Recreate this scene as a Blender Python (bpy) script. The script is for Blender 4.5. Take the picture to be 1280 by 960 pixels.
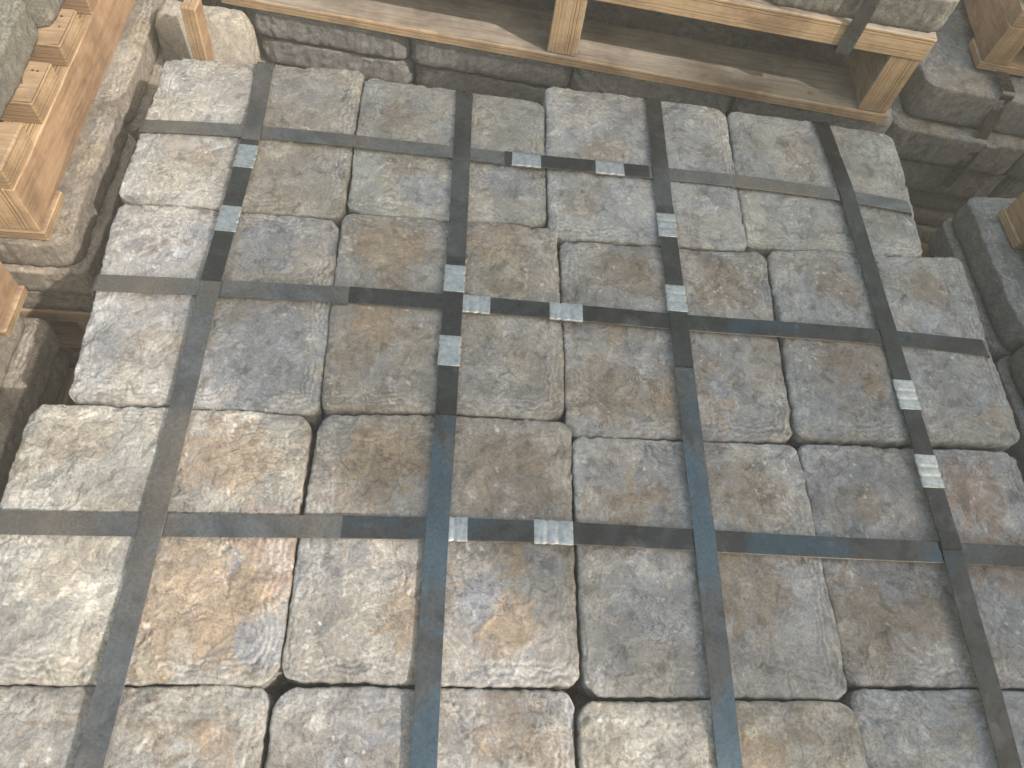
import bpy, math, random
import numpy as np
from mathutils import Matrix

# ------------------------------------------------------------------ camera, sky, sun, exposure
for o in list(bpy.data.objects):
    bpy.data.objects.remove(o)
scene = bpy.context.scene
COL = scene.collection
R = math.radians

cam_data = bpy.data.cameras.new('camera')
cam_data.sensor_width = 36.0
cam_data.lens = 25.67
cam_data.clip_start = 0.02
cam_data.clip_end = 500.0
cam = bpy.data.objects.new('camera', cam_data)
COL.objects.link(cam)
cam.location = (0.5619, -1.2769, 0.9938)
cam.rotation_euler = (0.5207, -0.1123, -0.0044)
scene.camera = cam

SUN = np.array([0.62, -0.42, 0.66])
SUN = SUN / np.linalg.norm(SUN)
world = bpy.data.worlds.new('World')
scene.world = world
world.use_nodes = True
wn, wl = world.node_tree.nodes, world.node_tree.links
wn.clear()
sky = wn.new('ShaderNodeTexSky')
sky.sky_type = 'NISHITA'
sky.sun_disc = False
sky.sun_elevation = math.asin(SUN[2])
sky.sun_rotation = math.atan2(SUN[0], SUN[1])
sky.air_density = 2.6
sky.dust_density = 4.0
sky.ozone_density = 0.3
bg = wn.new('ShaderNodeBackground')
bg.inputs['Strength'].default_value = 0.15
wo = wn.new('ShaderNodeOutputWorld')
wl.new(sky.outputs[0], bg.inputs[0])
wl.new(bg.outputs[0], wo.inputs[0])

sun_data = bpy.data.lights.new('sun', 'SUN')
sun_data.energy = 3.1
sun_data.angle = R(1.0)
sun_data.color = (1.0, 0.965, 0.915)
sun = bpy.data.objects.new('sun', sun_data)
COL.objects.link(sun)
zax = SUN
xax = np.cross([0, 0, 1], zax); xax /= np.linalg.norm(xax)
yax = np.cross(zax, xax)
sun.matrix_world = Matrix(((xax[0], yax[0], zax[0], 4), (xax[1], yax[1], zax[1], -4),
                           (xax[2], yax[2], zax[2], 5), (0, 0, 0, 1)))

vs = scene.view_settings
vs.view_transform = 'Standard'
vs.look = 'None'
vs.gamma = 1.0
vs.use_curve_mapping = False
vs.exposure = 0.72
scene.render.engine = 'CYCLES'

# ------------------------------------------------------------------ helpers
def tag(o, label=None, cat=None, group=None, kind=None):
    if label: o['label'] = label
    if cat: o['category'] = cat
    if group: o['group'] = group
    if kind: o['kind'] = kind
    return o

def link(name, me, mat=None, parent=None, loc=(0, 0, 0), rz=0.0):
    o = bpy.data.objects.new(name, me)
    COL.objects.link(o)
    o.location = loc
    o.rotation_euler = (0, 0, rz)
    if mat is not None and me is not None and not me.materials:
        me.materials.append(mat)
    if parent is not None:
        o.parent = parent
    return o

def empty(name, loc=(0, 0, 0), rz=0.0):
    o = bpy.data.objects.new(name, None)
    o.empty_display_size = 0.1
    COL.objects.link(o)
    o.location = loc
    o.rotation_euler = (0, 0, rz)
    return o

def mesh_np(name, V, Q, smooth=True, col=None, extra=None):
    """V (n,3), Q (m,4) quads; extra: list of ngons"""
    me = bpy.data.meshes.new(name)
    V = np.asarray(V, np.float32)
    Q = np.asarray(Q, np.int32)
    extra = extra or []
    nl = Q.size + sum(len(e) for e in extra)
    me.vertices.add(len(V))
    me.vertices.foreach_set('co', V.ravel())
    me.loops.add(nl)
    li = np.concatenate([Q.ravel()] + [np.asarray(e, np.int32) for e in extra]) if extra else Q.ravel()
    me.loops.foreach_set('vertex_index', li)
    me.polygons.add(len(Q) + len(extra))
    starts = list(np.arange(len(Q)) * 4)
    c = Q.size
    for e in extra:
        starts.append(c); c += len(e)
    me.polygons.foreach_set('loop_start', np.array(starts, np.int32))
    me.update(calc_edges=True)
    me.validate()
    me.polygons.foreach_set('use_smooth', np.full(len(me.polygons), smooth))
    if col is not None:
        a = me.attributes.new('mineral', 'FLOAT_COLOR', 'POINT')
        c4 = np.ones((len(V), 4), np.float32)
        c4[:, :3] = col
        a.data.foreach_set('color', c4.ravel())
    me.update()
    return me

# vectorised gradient noise
_rng = np.random.RandomState(7)
_perm = np.concatenate([_rng.permutation(256)] * 3)
_ang = _rng.rand(256) * 2 * np.pi
_gx, _gy = np.cos(_ang), np.sin(_ang)
def perlin(x, y, seed=0):
    x = x + seed * 17.137; y = y + seed * 9.731
    xi = np.floor(x).astype(int); yi = np.floor(y).astype(int)
    xf = x - xi; yf = y - yi
    u = xf * xf * xf * (xf * (xf * 6 - 15) + 10)
    v = yf * yf * yf * (yf * (yf * 6 - 15) + 10)
    X = xi & 255; Y = yi & 255
    def g(ix, iy, fx, fy):
        h = _perm[_perm[ix & 255] + (iy & 255)]
        return _gx[h] * fx + _gy[h] * fy
    a = g(X, Y, xf, yf); b = g(X + 1, Y, xf - 1, yf)
    c = g(X, Y + 1, xf, yf - 1); d = g(X + 1, Y + 1, xf - 1, yf - 1)
    return 1.5 * ((a + u * (b - a)) + v * ((c + u * (d - c)) - (a + u * (b - a))))
def fbm(x, y, f, o=4, seed=0, gain=0.5):
    s = 0; a = 1.0; t = 0
    for k in range(o):
        s = s + a * perlin(x * f, y * f, seed + k * 3.3); t += a
        a *= gain; f *= 2.03
    return s / t * 1.4
def sstep(a, b, x):
    t = np.clip((x - a) / (b - a), 0, 1)
    return t * t * (3 - 2 * t)

# ------------------------------------------------------------------ materials
def nodes_mat(name):
    m = bpy.data.materials.new(name)
    m.use_nodes = True
    n, l = m.node_tree.nodes, m.node_tree.links
    n.clear()
    out = n.new('ShaderNodeOutputMaterial')
    b = n.new('ShaderNodeBsdfPrincipled')
    l.new(b.outputs[0], out.inputs[0])
    return m, n, l, b

def ramp(n, pts):
    r = n.new('ShaderNodeValToRGB')
    e = r.color_ramp.elements
    while len(e) < len(pts): e.new(0.5)
    for k, (p, c) in enumerate(pts):
        e[k].position = p
        e[k].color = (c[0], c[1], c[2], 1)
    return r

def noise(n, l, vec, scale, detail=4, rough=0.55, dist=0.0):
    t = n.new('ShaderNodeTexNoise')
    t.inputs['Scale'].default_value = scale
    t.inputs['Detail'].default_value = detail
    t.inputs['Roughness'].default_value = rough
    t.inputs['Distortion'].default_value = dist
    if vec is not None: l.new(vec, t.inputs['Vector'])
    return t

def mixc(n, l, a, b, fac, mode='MIX'):
    m = n.new('ShaderNodeMix')
    m.data_type = 'RGBA'
    m.blend_type = mode
    for s, v in ((6, a), (7, b)):
        if isinstance(v, tuple): m.inputs[s].default_value = (*v, 1)
        else: l.new(v, m.inputs[s])
    if isinstance(fac, (int, float)): m.inputs[0].default_value = fac
    else: l.new(fac, m.inputs[0])
    return m.outputs[2]

def stone_material(name, bump=0.55, grain=(0.78, 1.2), tint=(1, 1, 1), coarse=False):
    m, n, l, b = nodes_mat(name)
    at = n.new('ShaderNodeAttribute'); at.attribute_name = 'mineral'
    oi = n.new('ShaderNodeObjectInfo')
    tc = n.new('ShaderNodeTexCoord')
    add = n.new('ShaderNodeVectorMath'); add.operation = 'MULTIPLY_ADD'
    l.new(oi.outputs['Random'], add.inputs[0])
    add.inputs[1].default_value = (7, 5, 3)
    l.new(tc.outputs['Object'], add.inputs[2])
    v = add.outputs[0]
    g1 = noise(n, l, v, 330, 5, 0.65)
    r1 = ramp(n, [(0.3, (grain[0],) * 3), (0.7, (grain[1],) * 3)])
    l.new(g1.outputs[0], r1.inputs[0])
    c = mixc(n, l, at.outputs['Color'], r1.outputs[0], 1.0, 'MULTIPLY')
    g2 = noise(n, l, v, 60, 6, 0.7, 0.6)
    r2 = ramp(n, [(0.25, (0.8, 0.8, 0.82)), (0.5, (1, 1, 1)), (0.8, (1.14, 1.12, 1.08))])
    l.new(g2.outputs[0], r2.inputs[0])
    c = mixc(n, l, c, r2.outputs[0], 1.0, 'MULTIPLY')
    c = mixc(n, l, c, tint, 1.0, 'MULTIPLY')
    # cleavage flakes: thin layers with crisp broken edges and faint dark seams
    fk = noise(n, l, v, 13, 9, 0.62, 0.5)
    sn = n.new('ShaderNodeMath'); sn.operation = 'SNAP'; sn.inputs[1].default_value = 0.036
    l.new(fk.outputs[0], sn.inputs[0])
    wn_ = n.new('ShaderNodeTexWhiteNoise'); wn_.noise_dimensions = '1D'; l.new(sn.outputs[0], wn_.inputs['W'])
    fr_ = ramp(n, [(0.0, (0.82, 0.82, 0.83)), (1.0, (1.16, 1.155, 1.14))]); l.new(wn_.outputs[0], fr_.inputs[0])
    c = mixc(n, l, c, fr_.outputs[0], 1.0, 'MULTIPLY')
    fk2 = noise(n, l, v, 21, 8, 0.66, 1.2)
    sb = n.new('ShaderNodeMath'); sb.operation = 'SUBTRACT'; sb.inputs[1].default_value = 0.5; l.new(fk2.outputs[0], sb.inputs[0])
    ab_ = n.new('ShaderNodeMath'); ab_.operation = 'ABSOLUTE'; l.new(sb.outputs[0], ab_.inputs[0])
    se = ramp(n, [(0.0, (0.4, 0.39, 0.38)), (0.006, (0.66, 0.65, 0.64)), (0.014, (1, 1, 1))]); l.new(ab_.outputs[0], se.inputs[0])
    pm = noise(n, l, v, 9, 3, 0.5); pr = ramp(n, [(0.46, (0, 0, 0)), (0.6, (1, 1, 1))]); l.new(pm.outputs[0], pr.inputs[0])
    c = mixc(n, l, c, mixc(n, l, c, se.outputs[0], 1.0, 'MULTIPLY'), pr.outputs[0])
    # per stone brightness
    mr = n.new('ShaderNodeMapRange'); mr.inputs[3].default_value = 0.92; mr.inputs[4].default_value = 1.08
    l.new(oi.outputs['Random'], mr.inputs[0])
    hs = n.new('ShaderNodeHueSaturation'); l.new(mr.outputs[0], hs.inputs['Value']); l.new(c, hs.inputs['Color'])
    l.new(hs.outputs[0], b.inputs['Base Color'])
    rr = ramp(n, [(0.3, (0.7,) * 3), (0.7, (0.92,) * 3)])
    l.new(g2.outputs[0], rr.inputs[0]); l.new(rr.outputs[0], b.inputs['Roughness'])
    b.inputs['Specular IOR Level'].default_value = 0.35
    bp1 = n.new('ShaderNodeBump'); bp1.inputs['Strength'].default_value = bump
    bp1.inputs['Distance'].default_value = 0.0016
    g3 = noise(n, l, v, 150 if not coarse else 260, 7, 0.72, 0.4)
    l.new(g3.outputs[0], bp1.inputs['Height'])
    bp0 = n.new('ShaderNodeBump'); bp0.inputs['Strength'].default_value = 1.0; bp0.inputs['Distance'].default_value = 0.017
    l.new(sn.outputs[0], bp0.inputs['Height']); l.new(bp0.outputs[0], bp1.inputs['Normal'])
    l.new(bp1.outputs[0], b.inputs['Normal'])
    return m

M_STONE = stone_material('cleft_stone', 0.55, (0.76, 1.22), (0.985, 0.972, 1.005))
M_STONE2 = stone_material('cleft_stone_plain', 0.8, (0.68, 1.28), (1.0, 0.97, 0.97))
M_SAND = stone_material('sandy_stone', 1.0, (0.5, 1.4), (0.56, 0.55, 0.52), True)

def ply_material(name, axis, face=(0.43, 0.295, 0.18)):
    m, n, l, b = nodes_mat(name)
    tc = n.new('ShaderNodeTexCoord')
    sp = n.new('ShaderNodeSeparateXYZ'); l.new(tc.outputs['Object'], sp.inputs[0])
    wob = noise(n, l, tc.outputs['Object'], 30, 3)
    ml = n.new('ShaderNodeMath'); ml.operation = 'MULTIPLY'; ml.inputs[1].default_value = 310.0
    l.new(sp.outputs[axis], ml.inputs[0])
    ad = n.new('ShaderNodeMath'); ad.operation = 'MULTIPLY_ADD'; ad.inputs[1].default_value = 1.1
    l.new(wob.outputs[0], ad.inputs[0]); l.new(ml.outputs[0], ad.inputs[2])
    fr = n.new('ShaderNodeTexNoise'); fr.noise_dimensions = '1D'
    fr.inputs['Scale'].default_value = 1.0; fr.inputs['Detail'].default_value = 2.0
    l.new(ad.outputs[0], fr.inputs['W'])
    # plies: alternate pale and brown veneers with dark glue lines
    lay = ramp(n, [(0.32, (0.16, 0.085, 0.04)), (0.4, (0.36, 0.23, 0.12)), (0.52, (0.5, 0.35, 0.21)), (0.7, (0.43, 0.29, 0.165))])
    l.new(fr.outputs[0], lay.inputs[0])
    # veneer faces: long soft grain
    mp = n.new('ShaderNodeMapping'); l.new(tc.outputs['Object'], mp.inputs[0])
    mp.inputs['Scale'].default_value = (40, 3, 40) if axis == 0 else (3, 40, 40)
    gr = noise(n, l, mp.outputs[0], 1.6, 5, 0.6, 1.2)
    vr = ramp(n, [(0.25, (face[0] * .55, face[1] * .5, face[2] * .45)), (0.5, face), (0.8, (face[0] * 1.12, face[1] * 1.15, face[2] * 1.22))])
    l.new(gr.outputs[0], vr.inputs[0])
    kn = n.new('ShaderNodeTexVoronoi'); kn.inputs['Scale'].default_value = 14
    l.new(tc.outputs['Object'], kn.inputs['Vector'])
    kr = ramp(n, [(0.03, (0.25, 0.16, 0.1)), (0.06, (0.6, 0.5, 0.4)), (0.16, (1, 1, 1))])
    l.new(kn.outputs['Distance'], kr.inputs[0])
    veneer = mixc(n, l, vr.outputs[0], kr.outputs[0], 0.6, 'MULTIPLY')
    # is this point on a face whose normal is the laminate axis?
    tn = n.new('ShaderNodeSeparateXYZ'); l.new(tc.outputs['Normal'], tn.inputs[0])
    ab = n.new('ShaderNodeMath'); ab.operation = 'ABSOLUTE'; l.new(tn.outputs[axis], ab.inputs[0])
    gt = n.new('ShaderNodeMath'); gt.operation = 'GREATER_THAN'; gt.inputs[1].default_value = 0.75
    l.new(ab.outputs[0], gt.inputs[0])
    c = mixc(n, l, lay.outputs[0], veneer, gt.outputs[0])
    d = noise(n, l, tc.outputs['Object'], 9, 6, 0.65)
    dr = ramp(n, [(0.36, (0.5, 0.47, 0.44)), (0.56, (1, 1, 1))])
    l.new(d.outputs[0], dr.inputs[0])
    c = mixc(n, l, c, dr.outputs[0], 0.85, 'MULTIPLY')
    d2 = noise(n, l, mp.outputs[0], 7, 6, 0.7)
    dr2 = ramp(n, [(0.3, (0.62, 0.6, 0.58)), (0.5, (1, 1, 1)), (0.75, (1.12, 1.12, 1.12))])
    l.new(d2.outputs[0], dr2.inputs[0])
    c = mixc(n, l, c, dr2.outputs[0], 0.9, 'MULTIPLY')
    l.new(c, b.inputs['Base Color'])
    b.inputs['Roughness'].default_value = 0.75
    bu = n.new('ShaderNodeBump'); bu.inputs['Strength'].default_value = 0.5; bu.inputs['Distance'].default_value = 0.001
    l.new(fr.outputs[0], bu.inputs['Height']); l.new(bu.outputs[0], b.inputs['Normal'])
    return m
M_PLY_X = ply_material('plywood_upright', 0, (0.38, 0.24, 0.14))
M_PLY_Z = ply_material('plywood_flat', 2)
M_PLY_XG = ply_material('greyer_plywood_upright', 0, (0.36, 0.28, 0.2))  # greyer veneer copies for the pallet behind
M_PLY_ZG = ply_material('greyer_plywood_flat', 2, (0.36, 0.3, 0.24))

def strap_material(name, k, blue, rust):
    m, n, l, b = nodes_mat(name)
    tc = n.new('ShaderNodeTexCoord')
    a = noise(n, l, tc.outputs['Object'], 9, 4, 0.6, 0.8)
    cr = ramp(n, [(0.3, (0.075 * k, 0.07 * k, 0.065 * k)), (0.47, (0.11 * k, 0.108 * k, 0.105 * k)), (0.56, (0.15 * k, 0.15 * k, 0.148 * k)), (0.61, (0.135 * k, 0.132 * k, 0.13 * k)), (0.66, (0.1 * k, 0.1 * k, 0.1 * k))])
    l.new(a.outputs[0], cr.inputs[0])
    r0 = noise(n, l, tc.outputs['Object'], 3.5, 5, 0.65)
    rr0 = ramp(n, [(0.62 - rust * .3, (0, 0, 0)), (0.8 - rust * .2, (1, 1, 1))])
    l.new(r0.outputs[0], rr0.inputs[0])
    c = mixc(n, l, cr.outputs[0], (0.19 * k, 0.15 * k, 0.115 * k), rr0.outputs[0])
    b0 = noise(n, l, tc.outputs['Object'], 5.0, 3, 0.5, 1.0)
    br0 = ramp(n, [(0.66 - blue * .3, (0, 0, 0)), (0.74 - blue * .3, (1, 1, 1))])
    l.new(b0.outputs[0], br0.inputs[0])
    if blue > 0.5:      # blue sky reflection painted into the colour, growing toward the near end
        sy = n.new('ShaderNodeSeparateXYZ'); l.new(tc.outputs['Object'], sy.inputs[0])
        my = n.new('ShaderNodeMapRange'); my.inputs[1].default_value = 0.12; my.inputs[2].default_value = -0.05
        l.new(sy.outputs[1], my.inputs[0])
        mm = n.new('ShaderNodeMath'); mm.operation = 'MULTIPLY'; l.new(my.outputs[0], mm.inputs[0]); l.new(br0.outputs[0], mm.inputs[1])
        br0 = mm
    c = mixc(n, l, c, (0.12 * k, 0.17 * k, 0.205 * k), br0.outputs[0])  # sky-blue sheen mixed into the base colour
    s = noise(n, l, tc.outputs['Object'], 240, 4, 0.7)
    sr = ramp(n, [(0.35, (0.75, 0.74, 0.72)), (0.65, (1.15, 1.15, 1.15))])
    l.new(s.outputs[0], sr.inputs[0])
    c = mixc(n, l, c, sr.outputs[0], 1.0, 'MULTIPLY')
    dust = noise(n, l, tc.outputs['Object'], 14, 7, 0.7)
    dr = ramp(n, [(0.56, (0, 0, 0)), (0.75, (0.45, 0.45, 0.45))])
    l.new(dust.outputs[0], dr.inputs[0])
    c = mixc(n, l, c, (0.3, 0.28, 0.25), dr.outputs[0])
    l.new(c, b.inputs['Base Color'])
    b.inputs['Metallic'].default_value = 0.75
    q = noise(n, l, tc.outputs['Object'], 18, 4, 0.6)
    qr = ramp(n, [(0.35, (0.2,) * 3), (0.65, (0.4,) * 3)])
    l.new(q.outputs[0], qr.inputs[0]); l.new(qr.outputs[0], b.inputs['Roughness'])
    bu = n.new('ShaderNodeBump'); bu.inputs['Strength'].default_value = 0.12; bu.inputs['Distance'].default_value = 0.0005
    l.new(s.outputs[0], bu.inputs['Height']); l.new(bu.outputs[0], b.inputs['Normal'])
    return m
M_STRAP = strap_material('grey_steel', 1.25, -0.6, 0.6)
M_STRAP_SKY_SHEEN = strap_material('steel_painted_sky_sheen', 0.75, 0.8, 0.1)
M_STRAP_MIX = strap_material('worn_steel', 0.5, 0.35, 0.1)
M_STRAP_DARK = strap_material('black_steel', 0.42, 0.15, 0.0)

def seal_material():
    m, n, l, b = nodes_mat('galvanised_seal')
    tc = n.new('ShaderNodeTexCoord')
    a = noise(n, l, tc.outputs['Object'], 160, 5, 0.65)
    cr = ramp(n, [(0.3, (0.3, 0.3, 0.29)), (0.55, (0.48, 0.485, 0.475)), (0.8, (0.62, 0.62, 0.6))])
    l.new(a.outputs[0], cr.inputs[0]); l.new(cr.outputs[0], b.inputs['Base Color'])
    b.inputs['Metallic'].default_value = 0.85
    rr = ramp(n, [(0.3, (0.26,) * 3), (0.7, (0.45,) * 3)])
    l.new(a.outputs[0], rr.inputs[0]); l.new(rr.outputs[0], b.inputs['Roughness'])
    bu = n.new('ShaderNodeBump'); bu.inputs['Strength'].default_value = 0.3; bu.inputs['Distance'].default_value = 0.0005
    l.new(a.outputs[0], bu.inputs['Height']); l.new(bu.outputs[0], b.inputs['Normal'])
    return m
M_SEAL = seal_material()

def plain(name, c, rough=0.8, metal=0.0):
    m, n, l, b = nodes_mat(name)
    tc = n.new('ShaderNodeTexCoord')
    a = noise(n, l, tc.outputs['Object'], 12, 8, 0.65)
    cr = ramp(n, [(0.3, tuple(x * .75 for x in c)), (0.7, tuple(x * 1.2 for x in c))])
    l.new(a.outputs[0], cr.inputs[0]); l.new(cr.outputs[0], b.inputs['Base Color'])
    b.inputs['Roughness'].default_value = rough
    b.inputs['Metallic'].default_value = metal
    return m
M_NAIL = plain('nail_steel', (0.07, 0.05, 0.04), 0.6, 0.3)
M_GROUND = plain('yard_concrete', (0.3, 0.28, 0.25), 0.9)
# ------------------------------------------------------------------ stone builder
TONES = {'T': (0.25, 0.208, 0.162), 'O': (0.32, 0.25, 0.178), 'R': (0.29, 0.215, 0.172), 'L': (0.5, 0.47, 0.41), 'B': (0.25, 0.265, 0.285)}

def stone_mesh(name, quad, T, seed, N, base=(0.31, 0.3, 0.28), blobs=(), rad=0.03, rough=1.0, tilt=(0, 0), limey=0.5):
    """A cleft-faced slab: quad = TL,TR,BR,BL in xy, top at z = T, base at z = 0 (local origin = centroid)."""
    quad = np.array(quad, float)
    cen = quad.mean(0)
    quad = cen + (quad - cen) * (1 + 0.0015 / 0.19)
    g = np.linspace(-1, 1, N)
    if N < 180: g = np.sign(g) * (1 - (1 - np.abs(g)) ** 1.45)
    s, t = np.meshgrid(g, -g)                       # row 0 = top (far) edge
    size = 0.5 * (np.linalg.norm(quad[1] - quad[0]) + np.linalg.norm(quad[3] - quad[0]))
    rr = 2 * rad / size
    rs = np.random.RandomState(seed)
    rq = rr * (0.75 + 0.6 * rs.rand(4))             # every corner rounded differently
    x, y = s.copy(), t.copy()
    for k, (sx, sy) in enumerate(((-1, 1), (1, 1), (1, -1), (-1, -1))):
        r = rq[k]
        a = (s * sx - (1 - r)) / r; b = (t * sy - (1 - r)) / r
        m = (a > 0) & (b > 0)
        aa, bb = a[m], b[m]
        x[m] = sx * ((1 - r) + r * aa * np.sqrt(1 - bb * bb / 2))
        y[m] = sy * ((1 - r) + r * bb * np.sqrt(1 - aa * aa / 2))
    # distance to the outline in metres
    qx = np.abs(x) - (1 - rr); qy = np.abs(y) - (1 - rr)
    sd = np.hypot(np.maximum(qx, 0), np.maximum(qy, 0)) + np.minimum(np.maximum(qx, qy), 0) - rr
    d = np.maximum(-sd, 0) * size / 2
    # bilinear quad
    u = (x + 1) / 2; v = (1 - y) / 2
    P = ((1 - u) * (1 - v))[..., None] * quad[0] + (u * (1 - v))[..., None] * quad[1] + (u * v)[..., None] * quad[2] + ((1 - u) * v)[..., None] * quad[3]
    px, py = P[..., 0], P[..., 1]
    sd0 = seed * 1.37
    ew = np.exp(-d / 0.02)
    px = px + ew * (0.0026 * fbm(px, py, 11, 3, sd0 + 1) + 0.0016 * fbm(px, py, 70, 3, sd0 + 2))
    py = py + ew * (0.0026 * fbm(px, py, 11, 3, sd0 + 3) + 0.0016 * fbm(px, py, 70, 3, sd0 + 4))
    # ---- relief
    wx = px + 0.012 * fbm(px, py, 28, 4, sd0 + 5); wy = py + 0.012 * fbm(px, py, 28, 4, sd0 + 6)
    lev = fbm(wx, wy, 4.2, 5, sd0 + 7, 0.52) * 3.4 * rough + 4
    fl = np.floor(lev); fr = lev - fl
    terr = fl + sstep(0.93, 1.0, fr) + 0.2 * fr
    z = terr * 0.0015
    lev2 = fbm(wx, wy, 13, 4, sd0 + 8, 0.55) * 3.0
    f2 = np.floor(lev2); r2 = lev2 - f2
    z = z + (f2 + sstep(0.86, 1.0, r2)) * 0.0007 * rough
    # rim: worn ledges that follow the outline
    dn = d + 0.009 * fbm(px, py, 22, 4, sd0 + 9) + 0.004 * fbm(px, py, 90, 3, sd0 + 10)
    for k, (dk, hk, wk) in enumerate(((0.007, 0.0013, 0.0014), (0.017, 0.0010, 0.0011), (0.028, 0.0010, 0.0011), (0.043, 0.0007, 0.0013))):
        mod = np.clip(0.75 + 1.4 * fbm(px, py, 5.5, 2, sd0 + 11 + k), 0, 1.8)
        z = z - hk * mod * (1 - sstep(-wk, wk, dn - dk))
    onion = np.exp(-((d - 0.018) / 0.018) ** 4) * np.clip(0.7 + 1.3 * fbm(px, py, 7, 2, sd0 + 20), 0.1, 1.4)
    z = z + 0.0017 * onion * (np.abs(np.sin(np.pi * dn / 0.0088)) ** 0.6 - 0.6)
    # crumbled corners and bits broken from the edge
    br = sstep(0.3, 0.62, fbm(px, py, 17, 3, sd0 + 22)) * np.exp(-(d / 0.02) ** 2)
    z = z - 0.0045 * br
    # fine roughness
    z = z + rough * (0.0003 * fbm(px, py, 42, 4, sd0 + 15) + 0.0003 * fbm(px, py, 150, 3, sd0 + 16))
    # a few cracks / delamination lips
    cr = np.abs(fbm(wx, wy, 5, 4, sd0 + 17)); crm = sstep(0.05, 0.3, fbm(px, py, 6, 2, sd0 + 18))
    z = z - 0.0022 * (1 - sstep(0.0, 0.02, cr)) * crm
    Re = 0.0045 * (1 + 0.5 * fbm(px, py, 15, 2, sd0 + 19))
    q = 1 - np.clip(d / Re, 0, 1)
    z = z - Re * (1 - np.sqrt(np.clip(1 - q * q, 0, 1)))
    jag = 0.3 * fbm(wx, wy, 15, 5, sd0 + 33, 0.66) + 0.3 * fbm(wx, wy, 55, 4, sd0 + 34, 0.6)
    masks = []
    for bx_, by_, br_, tone, st in blobs:
        rad2 = ((px - bx_) ** 2 + (py - by_) ** 2) / (br_ * 1.2) ** 2
        w = st * np.exp(-rad2) + jag * np.exp(-rad2 * 0.35) * 1.25
        m = sstep(0.40, 0.47, w)
        masks.append(m * (0.5 + 0.5 * sstep(0.42, 0.75, w + 0.5 * fbm(px, py, 48, 3, sd0 + 35 + br_ * 50))))
        z = z + (0.0009 if tone in 'OR' else 0.0006) * m * (1 if tone != 'B' else -1) * rough
    inner = z[d > 0.06]
    z = z - np.percentile(inner, 97)
    z = np.minimum(z, 0.0022)
    z = z + T + tilt[0] * (px - cen[0]) + tilt[1] * (py - cen[1])
    # ---- mineral colour of the top
    base = np.array(base)
    n1 = fbm(px, py, 6, 4, sd0 + 30)
    n2 = fbm(px, py, 19, 4, sd0 + 31, 0.6)
    lr = np.random.RandomState(seed + 99).rand(40, 3)
    li = (np.clip(fl, 0, 12).astype(int) * 3 + np.clip(f2 + 5, 0, 10).astype(int)) % 40
    L = lr[li]
    c = base[None, None, :] * (1 + 0.18 * n1 + 0.24 * n2)[..., None]
    c = c * (0.88 + 0.24 * L[..., :1])
    warm = np.array([1.045, 1.0, 0.93]); cool = np.array([0.97, 1.0, 1.035])
    wmix = sstep(-0.5, 0.5, fbm(px, py, 8, 3, sd0 + 32) + 0.6 * (L[..., 1] - 0.5))[..., None]
    c = c * (warm * wmix + cool * (1 - wmix))
    for (bx_, by_, br_, tone, st), mk in zip(blobs, masks):
        m = mk[..., None] * (0.6 + 0.25 * st)
        tc = np.array(TONES[tone])
        tcv = tc * (1 + 0.35 * fbm(px, py, 30, 4, sd0 + 36, 0.6))[..., None]
        tcv = tcv * (0.45 + 0.55 * np.mean(base) / 0.3)
        c = c * (1 - m) + tcv * m
    # pale mineral bloom on the worn rims and in flecks
    bl = sstep(0.18, 0.5, fbm(wx, wy, 24, 4, sd0 + 40, 0.65) * 0.9 + 0.35 * np.exp(-((d - 0.022) / 0.016) ** 2)) * limey
    c = c * (1 - 0.42 * bl[..., None]) + np.array([0.5, 0.475, 0.42]) * 0.42 * bl[..., None]
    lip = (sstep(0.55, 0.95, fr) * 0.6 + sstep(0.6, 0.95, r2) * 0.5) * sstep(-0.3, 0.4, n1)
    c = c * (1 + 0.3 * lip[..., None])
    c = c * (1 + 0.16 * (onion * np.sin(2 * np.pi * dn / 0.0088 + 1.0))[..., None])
    dk = sstep(0.22, 0.5, fbm(wx, wy, 33, 4, sd0 + 41, 0.6))[..., None]
    c = c * (1 - 0.3 * dk)
    fk = sstep(0.5, 0.62, fbm(px, py, 75, 3, sd0 + 42))[..., None] * sstep(0.1, 0.4, fbm(px, py, 9, 2, sd0 + 43))[..., None]
    c = c * (1 - 0.6 * fk) + np.array([0.66, 0.64, 0.6]) * 0.6 * fk
    c = np.clip(c, 0.03, 0.8)
    # ---- assemble
    idx = np.arange(N * N).reshape(N, N)
    Q = np.stack([idx[:-1, :-1], idx[1:, :-1], idx[1:, 1:], idx[:-1, 1:]], -1).reshape(-1, 4)
    V = np.stack([px - cen[0], py - cen[1], z], -1).reshape(-1, 3)
    C = c.reshape(-1, 3)
    per = np.concatenate([idx[0, :-1], idx[:-1, -1], idx[-1, :0:-1], idx[:0:-1, 0]])   # clockwise from above
    K = len(per)
    PV = V[per]
    nrm = PV[:, :2] / np.linalg.norm(PV[:, :2], axis=1)[:, None]
    rings = [V]; cols = [C]; prev = per; nbase = N * N
    th = np.arange(K)
    for k, f in enumerate((0.96, 0.86, 0.76, 0.66, 0.55, 0.44, 0.33, 0.2, 0.1, 0.0)):
        ww = PV.copy()
        gx, gy = PV[:, 0] + cen[0], PV[:, 1] + cen[1]
        off = 0.004 * fbm(gx - gy * 0.7, gy + gx * 0.7 + f * T * 1.6, 38, 4, sd0 + 50, 0.6) * min(1.0, (1 - f) * 6) + (0.0 if f > 0.2 else -0.004 * (1 - f / 0.2))
        ww[:, :2] += nrm * off[:, None]
        ww[:, 2] = PV[:, 2] * f
        rings.append(ww)
        cols.append(np.clip(base * 0.95 * (1 + (0.35 if f > 0.15 else 0.0) * fbm(gx - gy * 0.7, gy + gx * 0.7 + f * T * 1.6, 45, 4, sd0 + 60, 0.65))[:, None], 0.03, 0.8))
        cur = nbase + np.arange(K); nbase += K
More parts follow.
